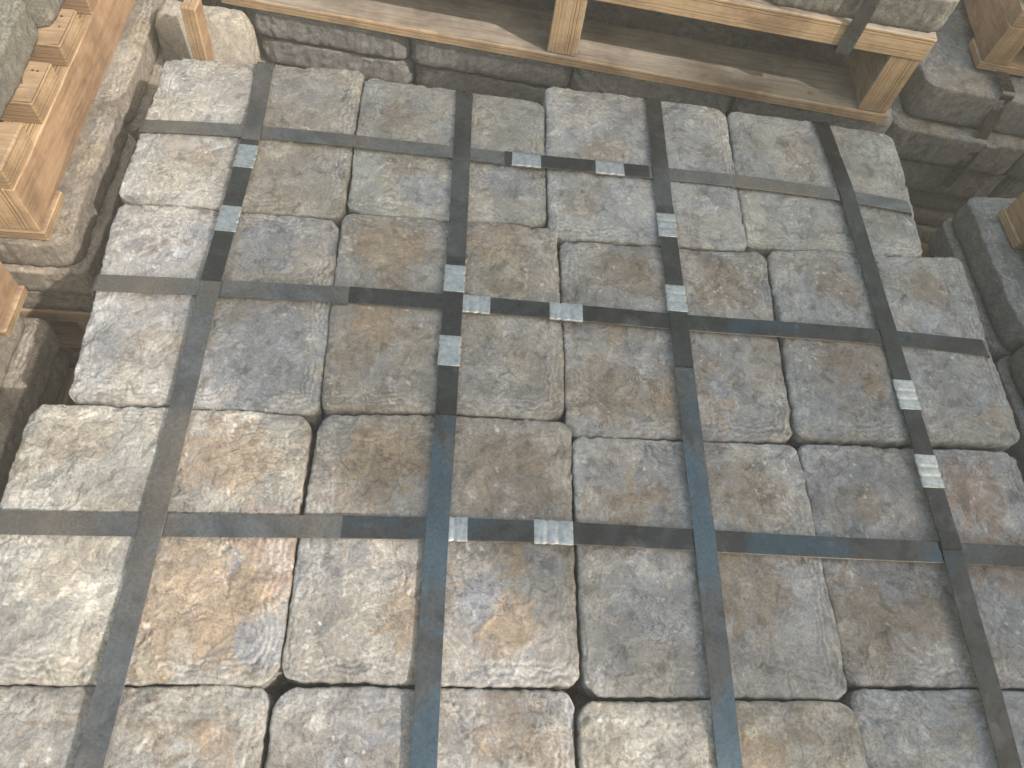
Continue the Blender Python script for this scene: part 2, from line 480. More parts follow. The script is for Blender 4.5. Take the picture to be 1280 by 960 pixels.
        Q = np.concatenate([Q, np.stack([prev, np.roll(prev, -1), np.roll(cur, -1), cur], -1)])
        prev = cur
    V = np.concatenate(rings); C = np.concatenate(cols)
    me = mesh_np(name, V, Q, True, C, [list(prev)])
    return me, cen

ORD = ['first', 'second', 'third', 'fourth', 'fifth', 'sixth', 'seventh', 'eighth', 'ninth', 'tenth', 'eleventh', 'twelfth']

# ------------------------------------------------------------------ ground
gm = mesh_np('ground', [(-5.5, -5.5, -0.86), (6, -5.5, -0.86), (6, 5.5, -0.86), (-5.5, 5.5, -0.86)], [[0, 1, 2, 3]], False)
tag(link('ground', gm, M_GROUND), kind='structure')

# ------------------------------------------------------------------ the strapped pack: top course, stone by stone
T = 0.075
BLOBS={
 'A1':[(0.122,-0.273,0.034,'T',0.70),(0.146,-0.052,0.034,'T',0.40)],
 'A2':[(0.458,-0.103,0.056,'T',0.50),(0.678,-0.262,0.050,'B',0.90),(0.515,-0.290,0.056,'B',0.70),(0.483,-0.242,0.045,'T',0.60),(0.616,-0.151,0.034,'L',0.50)],
 'A3':[(0.852,-0.178,0.056,'T',0.70),(0.809,-0.081,0.028,'L',0.70),(0.829,-0.297,0.067,'T',0.60),(1.061,-0.073,0.034,'B',0.60),(1.037,-0.254,0.034,'T',0.40)],
 'A4':[(1.276,-0.117,0.056,'T',0.40),(1.425,-0.146,0.045,'B',0.40),(1.206,-0.299,0.056,'T',0.40)],
 'B1':[(0.290,-0.670,0.090,'B',0.90),(0.254,-0.448,0.067,'B',0.80),(0.072,-0.447,0.056,'T',0.50),(0.134,-0.666,0.056,'T',0.50),(0.128,-0.737,0.045,'L',0.50)],
 'B2':[(0.468,-0.437,0.067,'O',0.90),(0.663,-0.410,0.062,'O',0.80),(0.455,-0.598,0.050,'O',0.80),(0.677,-0.506,0.039,'T',0.80),(0.436,-0.660,0.045,'T',0.70),(0.488,-0.513,0.056,'T',0.70),(0.677,-0.629,0.067,'L',0.30)],
 'B3':[(0.892,-0.462,0.056,'T',0.90),(1.053,-0.467,0.067,'T',0.80),(0.837,-0.709,0.062,'T',0.90),(0.853,-0.593,0.028,'O',0.70),(0.935,-0.718,0.050,'O',0.70),(1.008,-0.669,0.045,'T',0.70),(1.024,-0.742,0.056,'O',0.50),(0.806,-0.572,0.034,'B',0.60),(1.020,-0.683,0.028,'B',0.70)],
 'B4':[(1.279,-0.466,0.056,'T',0.80),(1.455,-0.452,0.050,'T',0.80),(1.271,-0.621,0.062,'T',0.90),(1.288,-0.667,0.034,'O',0.60),(1.503,-0.716,0.034,'O',0.70),(1.188,-0.733,0.045,'B',0.70),(1.425,-0.643,0.056,'B',0.40)],
 'C1':[(0.263,-0.847,0.067,'O',0.85),(0.340,-0.984,0.062,'R',1.00),(0.268,-1.039,0.078,'O',1.00),(0.251,-1.099,0.056,'O',0.70),(0.317,-1.088,0.056,'O',0.80),(0.353,-1.097,0.031,'B',1.00),(0.290,-0.996,0.028,'B',0.60),(0.046,-0.845,0.056,'T',0.50),(0.156,-1.061,0.078,'L',0.50),(0.052,-0.938,0.056,'L',0.70),(0.265,-0.796,0.045,'T',0.50)],
 'C2':[(0.487,-0.837,0.062,'O',0.90),(0.458,-0.888,0.056,'T',0.90),(0.676,-0.854,0.067,'T',0.90),(0.537,-1.064,0.045,'O',0.80),(0.588,-1.021,0.045,'T',0.70),(0.675,-1.061,0.036,'O',1.00),(0.687,-0.974,0.034,'O',0.90),(0.664,-1.087,0.031,'O',0.90),(0.632,-1.036,0.034,'B',0.80),(0.720,-0.984,0.034,'B',0.80),(0.490,-1.001,0.067,'L',0.40),(0.455,-0.969,0.045,'O',0.40)],
 'C3':[(0.854,-0.884,0.056,'O',0.60),(0.828,-0.910,0.056,'T',0.70),(1.028,-0.878,0.067,'T',0.80),(1.006,-1.010,0.067,'T',1.00),(0.979,-0.953,0.045,'T',0.60),(0.853,-1.025,0.067,'B',0.50),(0.810,-1.004,0.034,'L',0.40)],
 'C4':[(1.411,-0.856,0.062,'R',0.90),(1.413,-0.964,0.067,'R',0.70),(1.187,-1.051,0.067,'T',0.90),(1.263,-1.038,0.056,'T',0.70),(1.218,-0.883,0.045,'T',0.60),(1.239,-0.993,0.045,'B',0.70),(1.345,-0.852,0.045,'T',0.50)],
 'D1':[(0.253,-1.190,0.067,'T',0.60),(0.330,-1.211,0.039,'O',0.70),(0.132,-1.208,0.056,'T',0.50),(0.191,-1.233,0.045,'L',0.40)],
 'D2':[(0.674,-1.192,0.050,'T',0.90),(0.724,-1.215,0.034,'T',0.80),(0.635,-1.206,0.034,'O',0.40),(0.489,-1.206,0.067,'B',0.50),(0.715,-1.178,0.045,'B',0.40),(0.449,-1.189,0.034,'L',0.50)],
 'D3':[(0.837,-1.205,0.067,'L',0.60),(0.979,-1.227,0.045,'O',0.90),(1.063,-1.186,0.045,'T',0.60),(0.794,-1.232,0.034,'T',0.50)],
 'D4':[(1.210,-1.213,0.067,'L',0.40),(1.162,-1.185,0.045,'B',0.50),(1.299,-1.184,0.056,'T',0.40)],
}

QUADS = {
 'A1': [(-0.004, -0.002), (0.376, 0.016), (0.377, -0.381), (-0.006, -0.374)],
 'A2': [(0.381, -0.002), (0.747, -0.035), (0.742, -0.361), (0.382, -0.364)],
 'A3': [(0.752, 0.021), (1.136, -0.002), (1.119, -0.384), (0.746, -0.388)],
 'A4': [(1.141, -0.002), (1.507, -0.029), (1.480, -0.369), (1.124, -0.377)],
 'B1': [(0.0, -0.381), (0.374, -0.386), (0.383, -0.766), (0.022, -0.763)],
 'B2': [(0.379, -0.368), (0.762, -0.365), (0.759, -0.754), (0.386, -0.760)],
 'B3': [(0.767, -0.394), (1.154, -0.391), (1.131, -0.779), (0.764, -0.782)],
 'B4': [(1.160, -0.381), (1.547, -0.372), (1.528, -0.764), (1.139, -0.772)],
 'C1': [(-0.023, -0.772), (0.374, -0.771), (0.379, -1.146), (-0.007, -1.150)],
 'C2': [(0.386, -0.766), (0.768, -0.760), (0.761, -1.147), (0.383, -1.143)],
 'C3': [(0.772, -0.787), (1.136, -0.784), (1.133, -1.158), (0.770, -1.157)],
 'C4': [(1.140, -0.780), (1.516, -0.775), (1.496, -1.140), (1.137, -1.141)],
 'D1': [(-0.009, -1.155), (0.371, -1.151), (0.378, -1.530), (-0.004, -1.530)],
 'D2': [(0.381, -1.151), (0.755, -1.153), (0.757, -1.532), (0.385, -1.530)],
 'D3': [(0.760, -1.166), (1.135, -1.163), (1.135, -1.536), (0.762, -1.534)],
 'D4': [(1.137, -1.147), (1.490, -1.146), (1.500, -1.525), (1.140, -1.528)],
}
BASES = {   # overall mineral colour of each stone
 'A1': (0.31, 0.295, 0.265), 'A2': (0.31, 0.305, 0.28), 'A3': (0.345, 0.345, 0.335), 'A4': (0.31, 0.31, 0.29),
 'B1': (0.305, 0.297, 0.28), 'B2': (0.295, 0.282, 0.258), 'B3': (0.285, 0.278, 0.265), 'B4': (0.285, 0.283, 0.275),
 'C1': (0.31, 0.293, 0.255), 'C2': (0.265, 0.253, 0.233), 'C3': (0.295, 0.288, 0.28), 'C4': (0.285, 0.278, 0.275),
 'D1': (0.28, 0.267, 0.24), 'D2': (0.265, 0.255, 0.24), 'D3': (0.30, 0.283, 0.25), 'D4': (0.30, 0.297, 0.295)}
TOPZ = {'A1': .001, 'A2': -.001, 'A3': .001, 'A4': 0, 'B1': -.003, 'B2': .001, 'B3': -.001, 'B4': .0025, 'C1': .0, 'C2': -.001, 'C3': -.004, 'C4': -.005,
        'D1': -.006, 'D2': -.005, 'D3': .001, 'D4': -.004}
LAB = {
 'A1': 'pale buff cleft stone at the far left corner, half in sunlight',
 'A2': 'low grey stone in the far row with bluish front half',
 'A3': 'light grey cleft stone in the far row with a whitish back edge',
 'A4': 'plain dull grey stone at the far right corner of the strapped pack',
 'B1': 'stone pale on its left and slate blue on its right, in the left column',
 'B2': 'rust brown and grey stone carrying two pale blue seals',
 'B3': 'grey stone with brown bands under the strap end, right of the rust brown stone',
 'B4': 'slightly raised dark grey stone at the right edge, second row',
 'C1': 'large cream stone with orange right half at the left edge',
 'C2': 'grey stone with orange and blue-grey flaked patches, left of centre near the front',
 'C3': 'smooth grey stone with an olive brown patch crossed by the blue strap',
 'C4': 'grey stone turning reddish at its right, right edge of the pack',
 'D1': 'beige stone at the front left corner, cut off by the frame',
 'D2': 'dark grey stone with yellowish flaking in the front row',
 'D3': 'cream yellow ridged stone in the front row with an orange spot',
 'D4': 'mid grey stone with a pale middle at the front right corner'}
BLM = {'D': 1}
for k, nm in enumerate(QUADS):
    rs = random.Random(k * 5 + 3)
    N = 250 if nm[0] != 'D' else 230
    me, cen = stone_mesh('paving_stone', QUADS[nm], T, 11 + k * 2, N, BASES[nm], BLOBS[nm],
                         rad=0.023, tilt=(rs.uniform(-.006, .006), rs.uniform(-.006, .006)),
                         limey={'A3': 1.0, 'C1': .9, 'D3': 1.0, 'A1': .9, 'B1': .8, 'D1': .7}.get(nm, 0.5),
                         rough={'C3': .75, 'A4': .7, 'A2': .75, 'C1': 1.15}.get(nm, 1.0))
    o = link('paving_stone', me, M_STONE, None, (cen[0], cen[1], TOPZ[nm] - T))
    tag(o, LAB[nm], 'stone', 'top stones of the strapped pack')

# ------------------------------------------------------------------ shared meshes for the other stones
def square(w, h=None):
    h = h or w
    return [(-w / 2, h / 2), (w / 2, h / 2), (w / 2, -h / 2), (-w / 2, -h / 2)]
FINE = [stone_mesh('slab_fine', square(0.374), T - 0.001, 201 + k, 120, (0.29 + .02 * k, 0.26 + .018 * k, 0.215 + .014 * k), [(0.05, 0.05, 0.06, 'T', .7), (-.08, -.06, .07, 'T', .6)])[0] for k in range(3)]
GREY = [stone_mesh('slab_grey', square(0.374), T - 0.001, 301 + k, 100, (0.29, 0.285, 0.27), [(0.04, -0.05, 0.06, 'T', .6)])[0] for k in range(3)]
SAND = [stone_mesh('slab_sandy', square(0.374), T - 0.001, 401 + k, 100, (0.36, 0.345, 0.31), [], rad=0.04)[0] for k in range(2)]
for me in FINE + GREY: me.materials.append(M_STONE2)
for me in SAND: me.materials.append(M_SAND)

def slab(pool, loc, rz, label, group, seed):
    rs = random.Random(seed)
    o = link('paving_stone', rs.choice(pool), None, None, loc, rz + rs.choice((0, 1, 2, 3)) * math.pi / 2 + rs.uniform(-.012, .012))
    return tag(o, label, 'stone', group)

# lower courses of the strapped pack, edge stones only
for cidx in (1, 2):
    for i in range(4):
        for j in range(4):
            if i in (0, 3) or j in (0, 3):
                rs = random.Random(cidx * 50 + i * 4 + j)
                slab(GREY, (0.19 + i * 0.38 + rs.uniform(-.008, .008) , -0.19 - j * 0.38 + rs.uniform(-.008, .008), -T * (cidx + 1) - .004), 0,
                     'lower grey stone of the strapped pack, %s course, %s column, %s row from back' % (ORD[cidx], ORD[i], ORD[j]), 'lower stones of the strapped pack', cidx * 100 + i * 7 + j)

# ------------------------------------------------------------------ pallets of laminated plywood
def beam_mesh(name, sx, sy, sz, bev=0.0025, seed=0):
    """A sawn board, origin at its base corner, slightly bevelled and worn."""
    import bmesh
    bm = bmesh.new()
    bmesh.ops.create_cube(bm, size=1.0)
    for v in bm.verts:
        v.co = ((v.co.x + .5) * sx, (v.co.y + .5) * sy, (v.co.z + .5) * sz)
    n = max(1, int(max(sx, sy) / 0.06))
    ax = 0 if sx > sy else 1
    ed = [e for e in bm.edges if abs((e.verts[0].co - e.verts[1].co)[ax]) > 1e-6]
    bmesh.ops.subdivide_edges(bm, edges=ed, cuts=n, use_grid_fill=True)
    sharp = [e for e in bm.edges if len(e.link_faces) == 2 and e.calc_face_angle(0) > 1.0]
    bmesh.ops.bevel(bm, geom=sharp, offset=bev, segments=1, affect='EDGES')
    rs = random.Random(seed)
    for v in bm.verts:
        v.co.x += rs.uniform(-.0007, .0007); v.co.y += rs.uniform(-.0007, .0007); v.co.z += rs.uniform(-.0005, .0005)
    me = bpy.data.meshes.new(name)
    bm.to_mesh(me); bm.free()
    return me

def nails_mesh(pts, z):
    V, Q = [], []
    for (x, y, r) in pts:
        b0 = len(V)
        for k in range(8):
            a = k * math.pi / 4
            V.append((x + r * math.cos(a), y + r * .8 * math.sin(a), z + 0.0006))
        for k in range(8):
            a = k * math.pi / 4
            V.append((x + r * 1.15 * math.cos(a), y + r * .95 * math.sin(a), z - 0.001))
        for k in range(8):
            k2 = (k + 1) % 8
            Q.append((b0 + k, b0 + 8 + k, b0 + 8 + k2, b0 + k2))
        Q.append((b0, b0 + 1, b0 + 2, b0 + 3)); Q.append((b0, b0 + 3, b0 + 4, b0 + 7)); Q.append((b0 + 4, b0 + 5, b0 + 6, b0 + 7))
    return mesh_np('nail_heads', V, Q, False)

def pallet(label, loc, rz, wx, wy, slat_y, bottom_y, str_x, h_str, slat_w, slat_t, bot_t=0.02, bot_w=0.1, group='plywood pallets', nails=(), front=0.0, mx=None, mz=None):
    mx = mx or M_PLY_X; mz = mz or M_PLY_Z
    """origin: front left corner (minimum x, minimum y), base of the bottom boards"""
    p = empty('plywood_pallet', loc, rz)
    tag(p, label, 'pallet', group)
    for k, y in enumerate(bottom_y):
        link('bottom_board', beam_mesh('bottom_board', wx + .012, bot_w, bot_t, seed=k), mz, p, (-.006, y, 0))
    for k, x in enumerate(str_x):
        link('stringer', beam_mesh('stringer', 0.066, wy - .002, h_str - .001, seed=10 + k), mx, p, (x, front, bot_t + .0005))
    for k, y in enumerate(slat_y):
        s = link('top_board', beam_mesh('top_board', wx, slat_w * (1 + .04 * math.sin(k * 3)), slat_t, seed=20 + k), mz, p, (0, y, bot_t + h_str))
        if k in nails:
            rs = random.Random(k)
            pts = [(wx - rs.uniform(.012, .09), rs.uniform(.012, slat_w - .012), rs.uniform(.0015, .0026)) for q in range(9)]
            n = link('nail_heads', nails_mesh(pts, slat_t + .0006), M_NAIL, s)
            n['kind'] = 'stuff'
    return p

def ys(n, pitch): return [k * pitch for k in range(n)]

# a simplified whole pack for the tiers that stay in the dark or out of the picture
def block_course(nx, ny, p=0.38, t=T, seed=0):
    V, Q = [], []
    rs = random.Random(seed)
    for i in range(nx):
        for j in range(ny):
            cx, cy = (i + .5) * p + rs.uniform(-.006, .006), (j + .5) * p + rs.uniform(-.006, .006)
            prof = ((-.010, 0), (0, .008), (0, t - .014), (-.006, t - .005), (-.02, t - .001))
            b0 = len(V); K = 16
            for (o, z) in prof:
                for k in range(K):
                    a = (k + .5) * 2 * math.pi / K
                    ca, sa = math.cos(a), math.sin(a)
                    e = 0.22
                    h = .187 + o
                    V.append((cx + math.copysign(abs(ca) ** e, ca) * h, cy + math.copysign(abs(sa) ** e, sa) * h, z))
            for r_ in range(len(prof) - 1):
                for k in range(K):
                    k2 = (k + 1) % K
                    Q.append((b0 + r_ * K + k, b0 + r_ * K + k2, b0 + (r_ + 1) * K + k2, b0 + (r_ + 1) * K + k))
            tp = b0 + (len(prof) - 1) * K
            V.append((cx, cy, t)); c = len(V) - 1
            for k in range(0, K, 2):
                Q.append((c, tp + k, tp + (k + 1) % K, tp + (k + 2) % K))
    V = np.array(V)
    col = np.array([0.29, 0.28, 0.26]) * (1 + .25 * fbm(V[:, 0] + V[:, 2], V[:, 1] - V[:, 2], 9, 4, seed))[:, None]
    return mesh_np('course', V, Q, True, col)
COURSES = {}
def dark_pack(label, loc, rz, nx, ny, courses=3, pal=True, group='packs in the lower tier'):
    """pallet height 0.155 + courses; origin front left, on what carries it"""
    e = tag(empty('stone_pack', loc, rz), label, 'stone pack', group)
    z = 0.0
    if pal:
        W, D = nx * .38, ny * .38
        for y in (0.0, D / 2 - .05, D - .1):
            link('bottom_board', beam_mesh('bottom_board', W, .1, .02, seed=1), M_PLY_Z, e, (0, y, 0))
        for x in (0.0, W / 2 - .033, W - .066):
            link('stringer', beam_mesh('stringer', .066, D, .1, seed=2), M_PLY_X, e, (x, 0, .0205))
        for k in range(int(D / .15)):
            link('top_board', beam_mesh('top_board', W, .1, .034, seed=3 + k), M_PLY_Z, e, (0, k * .15 + .01, .121))
        z = .156
    for c in range(courses):
        key = (nx, ny, c % 3)
        if key not in COURSES:
            COURSES[key] = block_course(nx, ny, seed=nx * 7 + ny + c)
            COURSES[key].materials.append(M_STONE2)
        link('course', COURSES[key], None, e, (0, 0, z + c * T))
    return e
# ------------------------------------------------------------------ pack to the left, behind
TL = -0.072                                  # top of its upper stones
XR, YF = -0.103, -0.425                      # right face, front face
for c in range(3):
    for j in range(5):
        ox = (0.0, 0.012, -0.004)[c]
        oy = (0.0, -0.004, 0.006)[c]
        slab(FINE, (XR - 0.187 + ox, YF + 0.187 + j * 0.285 * 1.0 + oy + (0.09 * j), TL - T * (c + 1)), 0,
             '%s stone from the front, %s course under the left pallet' % (ORD[j], ('top', 'middle', 'bottom')[c]), 'stones under the left pallet', 700 + c * 13 + j)
        if j == 0 and c < 3:
            slab(FINE, (XR - 0.187 - 0.38 + ox, YF + 0.187 + oy, TL - T * (c + 1)), 0,
                 'second stone in from the front corner, %s course, pack under the left pallet' % ('top', 'middle', 'bottom')[c], 'stones under the left pallet', 760 + c)
# second column so that nothing shows through from the side
for j in range(1, 5):
    slab(FINE, (XR - 0.567, YF + 0.187 + j * .375, TL - T), 0, '%s stone from the front in the inner row under the left pallet' % ORD[j], 'stones under the left pallet', 790 + j)
# the pallet they stand on, and the tier below
pallet('dim plywood pallet under the left pack, seen in the gap', (XR - 1.5, YF + .005, TL - .225 - .156), 0, 1.49, 1.88, ys(13, .15), (0, .9, 1.77), (0, .7, 1.42), .1, .1, .034, group='plywood pallets')
dark_pack('lower stone pack at the left, deep in the gap behind', (XR - 1.52, YF, TL - .381 - .381), 0, 4, 5)
# plywood pallet on top with its stones
pallet('sunlit orange plywood pallet with nailed cross boards at upper left', (-0.132 - 1.2, YF + .004, TL + .001), 0, 1.2, 1.9,
       [.0, .151, .302, .455, .604, .757, .905, 1.05, 1.2, 1.35, 1.5, 1.65], (-.003, .9, 1.78), (0, .57, 1.2 - .067), .099, .104, .045, group='plywood pallets', nails=(0, 1, 2, 3), front=.001)
zu = TL + .001 + .02 + .099 + .045 + .001
SYL = [(-.163, -.46), (-.157, -.085), (-.16, .29), (-.16, .665)]
for j, (x, y) in enumerate(SYL):
    slab(SAND, (x - .187, y + .187, zu), 0, '%s sandy grey stone from the front on the left pallet' % ORD[j], 'sandy stones on the left pallet', 820 + j)
    if j > 0:
        slab(SAND, (x - .187 + .004, y + .187, zu + T), 0, '%s sandy stone from the front, second course on the left pallet' % ORD[j - 1], 'sandy stones on the left pallet', 840 + j)

# ------------------------------------------------------------------ pack to the left, in front
XR2, YB2 = -0.190, -0.478
TL2 = -0.155
for c in range(3):
    ox = (-.02, 0.012, 0.0)[c]
    for j in range(3):
        slab(FINE, (XR2 - 0.187 + ox, YB2 - 0.187 - j * .378, TL2 - T * (c + 1)), 0,
             '%s stone from the back, %s course, dark left edge pack' % (ORD[j], ('top', 'middle', 'bottom')[c]), 'stones of the dark pack at the left edge', 900 + c * 9 + j)
pallet('plywood pallet corner on the dark pack at the left edge', (-1.39, -1.70, TL2 + .001), 0, 1.205, 1.225, [0, .2, .4, .6, .8, 1.0, 1.122], (0, .5, 1.124), (0, .57, 1.138), .099, .1, .04)
pallet('shadowed plywood pallet below the dark pack at the left edge', (XR2 - 1.4, YB2 - 1.2, TL2 - .225 - .156), 0, 1.4 - .01, 1.2, ys(8, .155), (0, .5, 1.1), (0, .6, 1.33), .1, .1, .034)
dark_pack('lower stone pack below the dark pack at the left edge', (XR2 - 1.52, YB2 - 1.15, TL2 - .381 - .312), 0, 4, 3)

# ------------------------------------------------------------------ tier below the strapped pack
pallet('plywood pallet hidden below the strapped pack', (0.02, -1.52, -.229 - .156), 0, 1.48, 1.5, ys(10, .15), (0, .7, 1.4), (0, .7, 1.41), .1, .1, .034)
dark_pack('lower stone pack below the strapped pack', (0.03, -1.52, -.229 - .156 - .381), 0, 4, 4)

# ------------------------------------------------------------------ pack behind
AB = math.atan2(-.197, 1.486)
OB = np.array([0.045, 0.259])
E1 = np.array([math.cos(AB), math.sin(AB)]); E2 = np.array([-E1[1], E1[0]])
def bl(u, v): 
    q = OB + E1 * u + E2 * v
    return (q[0], q[1])
ZB = -0.056
for c in range(3):
    for j in range(4):
        x, y = bl(0.22 + j * .378 + (.01 if c == 1 else 0), 0.187 + .014 + (.008 if c == 1 else 0))
        slab(GREY, (x, y, ZB - T * (c + 1)), AB,
             '%s stone from the left, %s course of the shaded rear pack' % (ORD[j], ('top', 'middle', 'bottom')[c]), 'stones of the shaded pack behind', 1000 + c * 11 + j)
        if c == 0:
            x, y = bl(0.22 + j * .378, 0.187 - .012 + .38)
            slab(GREY, (x, y, ZB - T), AB, '%s stone from the left in the inner row of the shaded pack behind' % ORD[j], 'stones of the shaded pack behind', 1060 + j)
me, cen = stone_mesh('leaning_slab', [(-.10, .2), (.10, .2), (.10, -.2), (-.10, -.2)], .055, 555, 110, (0.46, 0.43, 0.36), rad=.035)
ls = link('paving_stone', me, M_STONE2, None, (.012, .160, -.232))
ls.rotation_euler = (R(-93), 0, R(-4))
tag(ls, 'cream sunlit slab standing upright in the gap behind the far left corner', 'stone')
x, y = bl(0, 0)
pallet('large plywood pallet behind the strapped pack with sunlit stringer ends', (x, y, ZB + .001), AB, 1.50, 1.2, ys(8, .16), (0.0, .55, 1.05), (0.0, .722, 1.432), .138, .1, .052, .024, .15, front=.004, mx=M_PLY_XG, mz=M_PLY_ZG, nails=(0, 1))
zb2 = ZB + .001 + .024 + .138 + .052 + .001
for j in range(4):
    x, y = bl(0.19 + j * .378, .187 + .012)
    slab(SAND, (x, y, zb2), AB, '%s sandy stone from the left on the pallet behind' % ORD[j], 'sandy stones on the pallet behind', 1100 + j)
x, y = bl(0, .0)
pallet('plywood pallet far below the shaded pack behind', (x, y, ZB - .225 - .157), AB, 1.5, 1.2, ys(8, .15), (0, .55, 1.1), (0, .7, 1.43), .1, .1, .034)
x, y = bl(-.01, .0)
dark_pack('lower stone pack below the shaded pack behind', (x, y, ZB - .382 - .381), AB, 4, 3)
# upright plywood offcut in the gap
pb = link('plywood_offcut', beam_mesh('plywood_offcut', .03, .04, .45, seed=77), M_PLY_X, None, (.0, .085, -.40))
pb.rotation_euler = (0, R(2), R(-6))
tag(pb, 'upright sunlit plywood offcut in the gap at the far left corner', 'board')

# ------------------------------------------------------------------ pack behind, to the right
AR = R(-7)
OR = np.array([1.745, 0.285]); F1 = np.array([math.cos(AR), math.sin(AR)]); F2 = np.array([-F1[1], F1[0]])
def rl(u, v):
    q = OR + F1 * u + F2 * v
    return (q[0], q[1])
ZR = -0.09
for c in range(3):
    for i in range(3):
        for j in range(2):
            if c and j: continue
            x, y = rl(.187 + i * .378 - (.0, .03, .01)[c], .187 + j * .378 - (.0, .035, .02)[c])
            o = slab(GREY, (x, y, ZR - .108 * (c + 1)), AR, '%s stone from left, %s row, %s course, dim upper right pack' % (ORD[i], ('front', 'rear')[j], ('top', 'middle', 'bottom')[c]),
                 'stones of the dim pack at upper right', 1200 + c * 20 + i * 3 + j)
            o.scale = (1, 1, 1.43)
x, y = rl(.14, .085)
pallet('plywood pallet corner standing on the dim pack at upper right', (x, y, ZR + .001), AR, 1.2, 1.2, ys(8, .15), (0, .55, 1.1), (0, .57, 1.133), .1, .1, .04)
for i in range(3):
    x, y = rl(.14 + .2 + i * .378, .085 + .2)
    slab(SAND, (x, y, ZR + .001 + .161), AR, '%s stone from the left on the pallet at upper right' % ORD[i], 'stones on the pallet at upper right', 1290 + i)
x, y = rl(0, 0)
dark_pack('lower stone pack below the dim pack at upper right', (x, y, ZR - .324 - .381), AR, 3, 3)

# ------------------------------------------------------------------ pack to the right, and unseen stacks added to throw the shade
XL3, YB3 = 1.715, -0.10
ZP = -0.085
for c in range(3):
    for j in range(4):
        slab(GREY, (XL3 + .187 + (.0, -.012, .01)[c], YB3 - .187 - j * .378, ZP - T * (c + 1)), 0,
             '%s stone from the back, %s course, dark right edge pack' % (ORD[j], ('top', 'middle', 'bottom')[c]), 'stones of the dark pack at the right edge', 1300 + c * 10 + j)
pallet('plywood pallet corner on the dark pack at the right edge', (XL3 + .05, YB3 - 1.46, ZP + .001), 0, 1.2, 1.4, ys(10, .144), (0, .6, 1.3), (0, .57, 1.133), .1, .1, .04)
pallet('dim plywood pallet under the dark pack at the right edge', (XL3, YB3 - 1.5, ZP - .225 - .156), 0, 1.5, 1.5, ys(10, .15), (0, .7, 1.4), (0, .7, 1.43), .1, .1, .034)
dark_pack('lower stone pack at the right, deep in the gap', (1.66, YB3 - 1.48, ZP - .381 - .381), 0, 4, 4)
for (x, y, nx, ny, top, what) in ((3.2, -2.76, 2, 2, 3.23, 'added tall narrow shade stack'), (3.2, -1.98, 3, 1, 2.75, 'added long lower shade stack'), (4.43, -1.98, 2, 1, 3.2, 'added farthest tall shade stack')):  # out of view, sized and placed only to cast the shade edges
    zz, k = -.86, 0
    H = []
    while zz + .225 + .157 < top:
        H.append(zz); zz += .225 + .157
    z1 = top - len(H) * .382                # the stack's top is what throws the edge of the shade
    for k in range(len(H)):
        dark_pack('%s tier of the %s right of the strapped pack' % (ORD[k], what), (x, y, z1 + k * .382), 0, nx, ny, 3, True, 'tiers of the %s at the right' % what)
    nb = max(1, int(math.ceil((z1 + .86) / T)))
    dark_pack('base courses of the %s right of the strapped pack' % what, (x, y, z1 - nb * T - .001), 0, nx, ny, nb, False, 'tiers of the %s at the right' % what)

# ------------------------------------------------------------------ steel straps
SW, ST = 0.0325, 0.0011
def ribbon(name, C, W, width, thick, side):
    """C (n,3) centre line (underside), side (n,3) unit width vectors -> closed band"""
    C = np.array(C); n = len(C)
    tan = np.gradient(C, axis=0); tan /= np.linalg.norm(tan, axis=1)[:, None]
    side = np.array(side, float)
    up = np.cross(side, tan)
    h = width / 2; e = thick * .5
    ringp = [side * -h + up * e * .6, side * -(h - e) + up * 0, side * (h - e) + up * 0, side * h + up * e * .6,
             side * h + up * thick * .7, side * (h - e) + up * thick, side * -(h - e) + up * thick, side * -h + up * thick * .7]
    V = np.stack([C + r for r in ringp], 1).reshape(-1, 3)
    Q = []
    for k in range(n - 1):
        for m in range(8):
            m2 = (m + 1) % 8
            Q.append((k * 8 + m, (k + 1) * 8 + m, (k + 1) * 8 + m2, k * 8 + m2))
    ex = [[m for m in range(8)], [(n - 1) * 8 + m for m in range(7, -1, -1)]]
    me = mesh_np(name, V, Q, False, None, ex)
    return me

def seal_mesh(length, width, height):
    nu, nv = 46, 12
    V, Q = [], []
    us = np.linspace(-.5, .5, nu)
    def crimp(u):
        return max(math.exp(-((u + .12) / .055) ** 2), math.exp(-((u - .17) / .055) ** 2))
    # section runs from left bottom lip over the top to the right bottom lip
    for u in us:
        c = crimp(u)
        w = width * (1 - .075 * c) + .0006 * math.sin(u * 31)
        h = height * (1 - .2 * c)
        sec = [(-w / 2 * .9, -.0012), (-w / 2 * 1.02, -.0006), (-w / 2 * 1.02, h * .45), (-w / 2 * .97, h * .85), (-w / 2 * .88, h),
               (-w / 4, h * (1 - .05 * c)), (0, h * (1 - .06 * c)), (w / 4, h * (1 - .05 * c)),
               (w / 2 * .88, h), (w / 2 * .97, h * .85), (w / 2 * 1.02, h * .45), (w / 2 * 1.02, -.0006), (w / 2 * .9, -.0012)]
        for (y, z) in sec: V.append((u * length, y, z))
    m = 13
    for a in range(nu - 1):
        for b_ in range(m):
            b2 = (b_ + 1) % m
            Q.append((a * m + b_, (a + 1) * m + b_, (a + 1) * m + b2, a * m + b2))
    ex = [list(range(m)), [(nu - 1) * m + q for q in range(m - 1, -1, -1)]]
    me = mesh_np('seal', V, [q[::-1] for q in Q], True, None, [e[::-1] for e in ex])
    me.materials.append(M_SEAL)
    return me
SEAL = seal_mesh(0.056, 0.0365, 0.0042)

